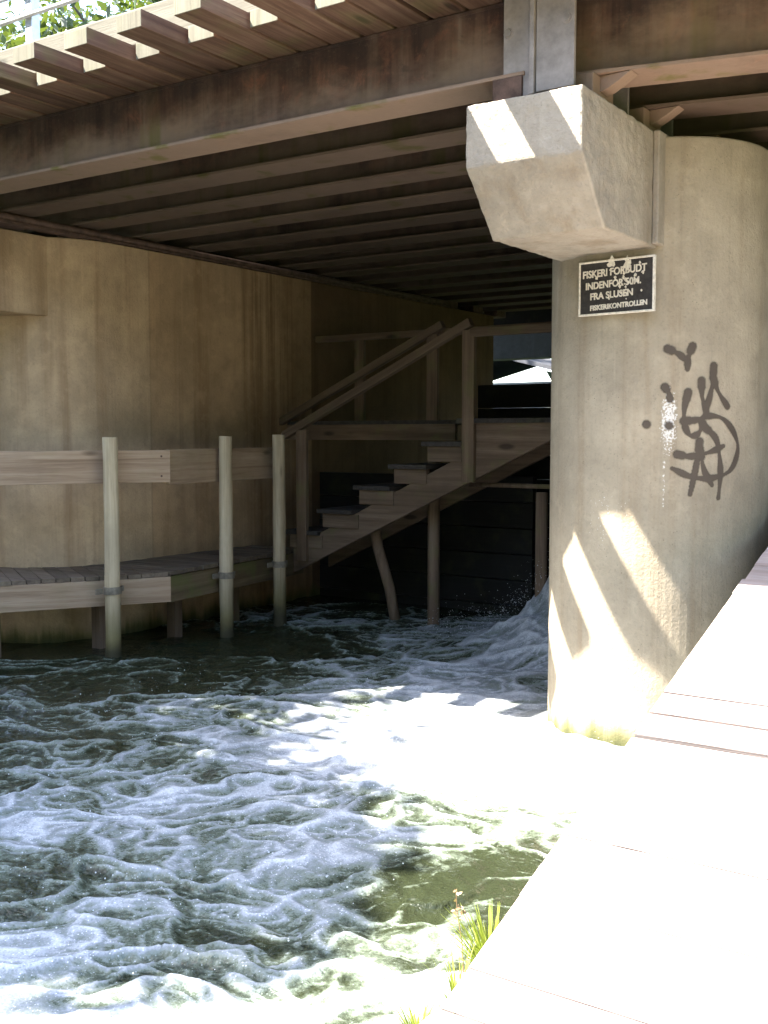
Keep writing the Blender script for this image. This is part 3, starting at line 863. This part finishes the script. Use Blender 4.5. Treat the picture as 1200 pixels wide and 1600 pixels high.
mooring_post(-6.905, 6.19, (-.012, .012), 1.835, "pale round post with clamp, leftmost of the three, before the longest handrail board", 0.56)
mooring_post(-6.80, 7.47, (-.004, .006), 1.84, "pale round post with clamp, middle one of the three before the walkway", 0.56)
mooring_post(-6.78, 8.22, (-.006, .004), 1.855, "pale round post with clamp, rightmost of the three, beside the stair foot", 0.59)

# ================================================================== stairs and footbridge across the channel
stt = thing("timber_staircase", "dark timber stairs with twin handrails climbing to a landing under the bridge", "staircase", (-6, 9, 0.6))
SO = Vector((-6, 9, 0.6))
poly = [(-7.0, .435), (-4.1, 1.815), (-3.14, 1.815), (-3.14, 1.962), (-4.95, 1.962), (-4.95, 1.69), (-7.0, .70)]
for y0 in (8.705, 9.30):
    b = MB(); b.prism(poly, y0, y0 + .05, 'Y'); child(b, "stringer", M['stair'], stt, SO, bevel=0.005)
STEPS = ((-7.05, .885), (-6.63, 1.113), (-6.18, 1.36), (-5.77, 1.573), (-5.395, 1.79), (-5.02, 2.003))
for k in range(5):
    (xa, za), (xb, zb) = STEPS[k], STEPS[k + 1]
    xa += .02; zt = za - .045
    for y0 in (8.690, 9.298):
        b = MB(); b.prism([(xa, zt - .14), (xb + .01, max(zt - .14, .435 + (xb + 7) * .476 + .1)), (xb + .01, zt), (xa, zt)], y0, y0 + .062, 'Y')
        child(b, "step_block", M['stair'], stt, SO, bevel=0.006)
for (nx_, nz_) in STEPS:
    b = MB(); b.box((nx_ - .03, 8.655, nz_ - .044), (nx_ + .40 if nz_ < 2 else -3.14, 9.36, nz_)); child(b, "tread", M['tread'], stt, SO, bevel=0.005)
for (xp, z0, z1, yp) in ((-6.85, .575, 1.90, 8.672), (-4.92, 1.42, 2.80, 8.672), (-3.35, 1.7, 2.80, 8.672), (-5.75, 2.0, 2.86, 9.40), (-7.0, 2.0, 2.92, 9.9), (-5.6, 2.0, 2.92, 9.9), (-4.2, 2.0, 2.92, 9.9)):
    b = MB(); b.box((xp - .062, yp - .025, z0), (xp + .062, yp + .025, z1)); child(b, "post", M['stairz'], stt, SO, bevel=0.005)
sl_ = (2.83 - 1.85) / 2.08
beam("handrail", (-7.08, 8.672, 1.845), (-4.90, 8.672, 1.845 + 2.18 * sl_), .075, .075, M['stair'], stt, off=SO)
beam("handrail", (-4.90, 8.672, 2.775), (-3.14, 8.672, 2.775), .07, .075, M['stair'], stt, off=SO)
beam("handrail", (-7.72, 9.38, 1.99), (-5.62, 9.38, 1.99 + 2.10 * sl_ * .97), .075, .075, M['stair'], stt, off=SO)
beam("handrail", (-7.6, 9.9, 2.93), (-3.2, 9.9, 2.93), .06, .07, M['stair'], stt, off=SO)
b = MB(); b.box((-7.65, 9.42, 1.965), (-3.14, 10.5, 2.003)); child(b, "landing_deck", M['tread'], stt, SO)
b = MB(); b.box((-7.65, 9.42, 1.80), (-5.5, 9.47, 1.962)); child(b, "landing_beam", M['stair'], stt, SO)
b = MB(); b.tube([(-6.15, 8.93, 1.0), (-6.13, 8.98, .72), (-6.07, 9.10, .3), (-6.03, 9.25, -.4)], .055, 12); child(b, "brace_pole", M['stairz'], stt, SO, smooth=True)
b = MB(); b.tube([(-5.55, 9.1, 1.60), (-5.55, 9.1, -1.0)], .06, 12); child(b, "brace_pole", M['stairz'], stt, SO, smooth=True)
b = MB(); b.tube([(-4.34, 9.0, 1.33), (-4.34, 9.0, -.6)], .055, 12); child(b, "brace_pole", M['stairz'], stt, SO, smooth=True)
b = MB(); b.tube([(-5.1, 9.0, 1.385), (-3.15, 9.0, 1.385)], .022, 10); child(b, "cross_bar", M['stairz'], stt, SO, smooth=True)

# weir and gate in the dark
wr = thing("sluice_weir", "black wet timber weir wall under the landing", "weir", (-5.4, 10.4, -1))
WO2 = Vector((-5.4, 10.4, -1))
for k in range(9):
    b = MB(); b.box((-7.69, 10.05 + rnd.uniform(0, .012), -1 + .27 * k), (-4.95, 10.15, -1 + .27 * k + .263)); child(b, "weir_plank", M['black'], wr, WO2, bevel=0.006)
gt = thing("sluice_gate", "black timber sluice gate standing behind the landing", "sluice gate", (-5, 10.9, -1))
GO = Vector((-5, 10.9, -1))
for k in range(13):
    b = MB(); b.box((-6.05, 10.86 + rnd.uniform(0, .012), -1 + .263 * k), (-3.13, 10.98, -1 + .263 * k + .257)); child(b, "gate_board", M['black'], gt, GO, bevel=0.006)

# ================================================================== ramp on the right
rp = thing("boarded_ramp", "sunlit boarded ramp climbing along the pier, lower right", "ramp", (0, 2, 0.3))
RO2 = Vector((0, 2, 0.3))
RX = -1.66
def zr(y): return 0.077 + 0.308 * (y - 2.701)
b = MB(); jr = random.Random(9)
y = 2.77; k = 0
sl = math.atan(0.308); cs, sn = math.cos(sl), math.sin(sl)
while y < 8.2:
    wd = 0.185; gap = jr.choice([.0015, .002, .003, .006]) if not (4.12 < y < 4.66) else (0.030 if y < 4.3 else 0.014)
    e = jr.uniform(-.002, .002) if y < 5.6 else jr.choice([-.010, 0, .006]); th = 0.038; dz = jr.uniform(-.0015, .0015) + (0 if y < 5.6 else jr.choice([0, .012, -.006]))
    y1 = y + wd * cs - gap
    za, zb = zr(y) + dz, zr(y1) + dz + jr.uniform(-.0015, .0015)
    x0 = RX + e; x1 = 1.7
    oy = th * sn; oz = th * cs
    b.hexa([(x0, y + oy, za - oz), (x1, y + oy, za - oz), (x1, y1 + oy, zb - oz), (x0, y1 + oy, zb - oz), (x0, y, za), (x1, y, za), (x1, y1, zb), (x0, y1, zb)])
    y += wd * cs; k += 1
child(b, "ramp_boards", M['ramp'], rp, RO2)
b = MB(); y = 2.76
while y > -3.5:
    wd = 0.15; x0 = RX + jr.uniform(-.006, .006); dz = jr.uniform(-.0015, .0015); zt = zr(2.77)
    b.box((x0, y - wd + .003, zt - .038 + dz), (1.7, y, zt + dz)); y -= wd
child(b, "landing_boards", M['ramp'], rp, RO2)
b = MB()
b.prism([(2.9, zr(2.9) - .05), (8.2, zr(8.2) - .05), (8.2, zr(8.2) - .24), (2.9, zr(2.9) - .20)], RX + .05, RX + .11, 'X')
b.prism([(2.9, zr(2.9) - .05), (8.2, zr(8.2) - .05), (8.2, zr(8.2) - .24), (2.9, zr(2.9) - .20)], 1.50, 1.56, 'X')
child(b, "ramp_stringer", M['rampside'], rp, RO2)
rw = MB(); rw.box((RX - .03, -3.5, -1.1), (RX + .03, 6.0, 0.025)); 
tag(rw.build("timber_quay_wall", M['rampside'], None), "low dark plank edging at the water beneath the ramp", "edging")

# ================================================================== plants
def tuft(name, loc, n, h, spread, mat, label, cat, seed, bias=(0, 0), wdt=0.006):
    q = random.Random(seed); b = MB()
    for k in range(n):
        a = q.uniform(0, 2 * math.pi); r0 = q.uniform(0, spread * .25); hh = h * q.uniform(.5, 1.05); ln = q.uniform(.2, 1.0) * spread
        dx, dy = math.cos(a) * ln + bias[0] * hh, math.sin(a) * ln + bias[1] * hh
        px, py = math.cos(a) * r0, math.sin(a) * r0
        sx, sy = -math.sin(a), math.cos(a)
        s = len(b.v); seg = 5
        for i in range(seg + 1):
            t = i / seg; ww = wdt * (1 - t) ** .7 * q.uniform(.9, 1.1) + .0004
            c = (px + dx * t * t, py + dy * t * t, hh * (t - .35 * t * t * min(1, ln / h)))
            b.v += [(c[0] - sx * ww / 2, c[1] - sy * ww / 2, c[2]), (c[0] + sx * ww / 2, c[1] + sy * ww / 2, c[2])]
        for i in range(seg): b.f.append((s + 2 * i, s + 2 * i + 1, s + 2 * i + 3, s + 2 * i + 2))
    me = bpy.data.meshes.new(name); me.from_pydata(b.v, [], b.f)
    return tag(link(name, me, mat, None, loc), label, cat, None)
tuft("grass_tuft", (-1.70, 3.16, -0.02), 190, 0.28, 0.15, M['grass'], "bright green grass tuft growing at the ramp edge", "grass", 3, (-.1, .02), .011)
tuft("grass_tuft", (-1.69, 2.92, -0.02), 30, 0.26, 0.10, M['grass'], "small green grass sprout just below the bigger tuft at the ramp edge", "grass", 5, (-.1, 0), .010)
tuft("grass_tuft", (-1.70, 2.70, -0.02), 45, 0.20, 0.12, M['grass'], "green grass sprout at the bottom edge of the picture beside the ramp", "grass", 8, (-.08, 0), .010)
wd_ = thing("withered_weed", "brown withered weed with curled leaves beside the grass tuft", "weed", (-1.80, 3.16, -0.02))
wd_.scale = (.62, .62, .62)
b = MB(); b.tube([(0, 0, 0), (-.03, .03, .18), (-.075, .05, .36), (-.09, .06, .47)], [.004, .0035, .003, .0015], 6); b.build("stem", M['dead'], wd_)
b = MB(); q = random.Random(2)
for k in range(16):
    z = q.uniform(.28, .47); c = Vector((-.09 * (z / .47) + q.uniform(-.03, .03), .06 * (z / .47) + q.uniform(-.03, .03), z))
    u = Vector((q.uniform(-1, 1), q.uniform(-1, 1), q.uniform(-1, 1))).normalized() * .016; v = u.orthogonal().normalized() * .009
    s = len(b.v); b.v += [tuple(c - u), tuple(c - v), tuple(c + u), tuple(c + v)]; b.f.append((s, s + 1, s + 2, s + 3))
b.build("leaves", M['dead'], wd_)

def leaf_mesh(name, clumps, n, size, rs):
    g = np.random.default_rng(rs)
    C = np.array([c[0] for c in clumps]); RR = np.array([c[1] for c in clumps])
    wgt = RR ** 2; idx = g.choice(len(clumps), n, p=wgt / wgt.sum())
    dirv = g.normal(size=(n, 3)); dirv /= np.linalg.norm(dirv, axis=1)[:, None]
    rad = RR[idx] * (g.random(n) ** (1 / 2.2))
    P = C[idx] + dirv * rad[:, None] * np.array([1, 1, .75])
    nrm = dirv * .5 + g.normal(size=(n, 3)) * .7 + np.array([0, 0, .5]); nrm /= np.linalg.norm(nrm, axis=1)[:, None]
    t = g.normal(size=(n, 3)); u = np.cross(nrm, t); u /= np.linalg.norm(u, axis=1)[:, None]; v = np.cross(nrm, u)
    s = size * g.uniform(.6, 1.3, n)[:, None]
    co = np.stack([P - u * s, P - v * s * .45 + nrm * s * .1, P + u * s, P + v * s * .45 + nrm * s * .1], 1).reshape(-1, 3).astype(np.float32)
    me = bpy.data.meshes.new(name)
    me.vertices.add(len(co)); me.vertices.foreach_set("co", co.ravel())
    me.loops.add(4 * n); me.loops.foreach_set("vertex_index", np.arange(4 * n, dtype=np.int32))
    me.polygons.add(n); me.polygons.foreach_set("loop_start", np.arange(0, 4 * n, 4, dtype=np.int32))
    me.update(calc_edges=True)
    return me
def tree(base, cc, rad, n, leaf, mat, label, seed, nclump=34, trunk=.16, name="broadleaf_tree", group=None, squash=.8):
    t = thing(name, label, "tree", base, group)
    B = Vector(base); c = Vector(cc) - B; q = random.Random(seed)
    cl = []
    for k in range(nclump):
        d = Vector((q.gauss(0, 1), q.gauss(0, 1), q.gauss(0, 1) * squash)).normalized() * rad * (q.random() ** .45) * .85
        d.z *= squash
        cl.append((tuple(c + d), rad * q.uniform(.17, .34)))
    b = MB()
    pts = [Vector((0, 0, -.3)), Vector((q.uniform(-.1, .1), q.uniform(-.1, .1), c.z * .3)), Vector((c.x * .5, c.y * .5, c.z * .62)), c + Vector((0, 0, rad * .45))]
    b.tube(pts, [trunk * 1.3, trunk, trunk * .75, trunk * .15], 10)
    for k in range(0, nclump, 2):
        s = pts[1].lerp(pts[3], q.uniform(.35, .8)); e = Vector(cl[k][0])
        mid = (s + e) / 2 + Vector((0, 0, -.12 * rad * q.random()))
        b.tube([s, mid, e], [trunk * .35, trunk * .2, trunk * .05], 6)
    b.build("trunk", M['bark'], t, smooth=True)
    link("crown", leaf_mesh("crown", cl, n, leaf, seed), mat, t)
    return t
# standing on the left bank: their shade falls on the near water and the walkway
tree((-11.4, -2.0, 1.2), (-11.12, -1.78, 6.7), 4.55, 90000, .15, M['leaf_b'], "leafy tree on the left bank shading the water", 21, 210, .2, squash=1.0, group="trees on the left bank")
tree((-12.5, 3.6, 1.2), (-11.9, 3.5, 7.4), 3.2, 40000, .15, M['leaf_a'], "leafy tree on the left bank beside the bridge approach", 22, 100, .18, group="trees on the left bank")
# unseen wood added behind the camera to close off the low sky
for i, (bx, by, h, rad) in enumerate(((-19, -9, 7.0, 5.0), (-12.5, -15, 8.0, 5.2), (-5, -17.5, 8.5, 5.4), (2.5, -16.5, 8.0, 5.2), (9, -13, 7.5, 5.0), (14, -6, 7.0, 4.8), (-22, -1, 7.5, 5.0))):
    tree((bx, by, 0.6), (bx, by, h - 1.6), rad, 9000, .42, M['leaf_a'], "unseen leafy tree added opposite the bridge front to block low sky", 80 + i, 60, .25, group="added trees blocking the low sky", squash=1.25)
for i, (bx, by, h, rad) in enumerate(((-15.5, 22.5, 5.5, 4.2), (-8.5, 23.5, 6.0, 4.2), (-1.5, 22, 5.5, 4.2), (-21, 26, 7, 4.5), (5, 20, 5.5, 4.2))):  # tree row added to keep low skylight out of the far opening
    tree((bx, by, 0.6), (bx, by, h), rad, 9000, .34, M['leaf_c'], "dark leafy tree beyond the tunnel mouth, in a row added to block low sky", 110 + i, 70, .22, group="wood beyond the tunnel", squash=1.3)
# beyond the bridge
for i, (bx, by, cz, rad, n, mat, lab) in enumerate((
    (-15.4, 15.2, 9.2, 3.4, 6500, 'leaf_d', "dark leafy tree behind the railing, above the deck at top left"),
    (-17.5, 19.5, 10.8, 4.2, 7000, 'leaf_d', "lighter leafy tree farther behind the railing at top left"),
    (-21.5, 15.0, 9.5, 4.2, 6500, 'leaf_d', "broad leafy tree behind the bridge at the left picture edge"))):
    tree((bx, by, 3.0), (bx, by, cz), rad, n, .13, M[mat], lab, 40 + i, 60, .2, group="trees beyond the bridge")
# ================================================================== far end of the tunnel
b = MB(); b.box((-9.2, 15.36, 3.50), (-6.9, 15.42, 3.80)); child(b, "end_dark_strip", M['black'], br, BO)  # black strip added to darken the top of the far opening
gb = MB(); gb.box((-9.6, 15.55, 3.06), (-3.0, 15.9, 3.47)); gb.box((-9.6, 15.55, -1), (-9.2, 15.9, 3.058)); gb.box((-3.4, 15.55, -1), (-3.0, 15.9, 3.058))
tag(gb.build("sluice_gantry", M['conc_far'], None, bevel=0.01), "pale concrete beam across the channel beyond the tunnel", "gantry")
hut = thing("boathouse", "small pale-walled hut with dark roof beyond the tunnel mouth", "hut", (-9.9, 18.6, 0.9))
b = MB()
b.box((-1.7, 0, 0), (1.7, 2, 1.95))
for k in range(13): b.box((-1.71, -.012, .15 * k), (1.71, 0.0, .15 * k + .13))
b.build("wall", M['white_wall'], hut)
b = MB(); b.prism([(-1.95, 1.95), (0, 2.45), (1.95, 1.95), (1.95, 2.02), (0, 2.54), (-1.95, 2.02)], -.25, 2.2, 'Y'); b.build("roof", M['roof'], hut)
b = MB(); b.box((-.5, -.03, .9), (.5, -.013, 1.7)); b.build("window", M['roof'], hut)
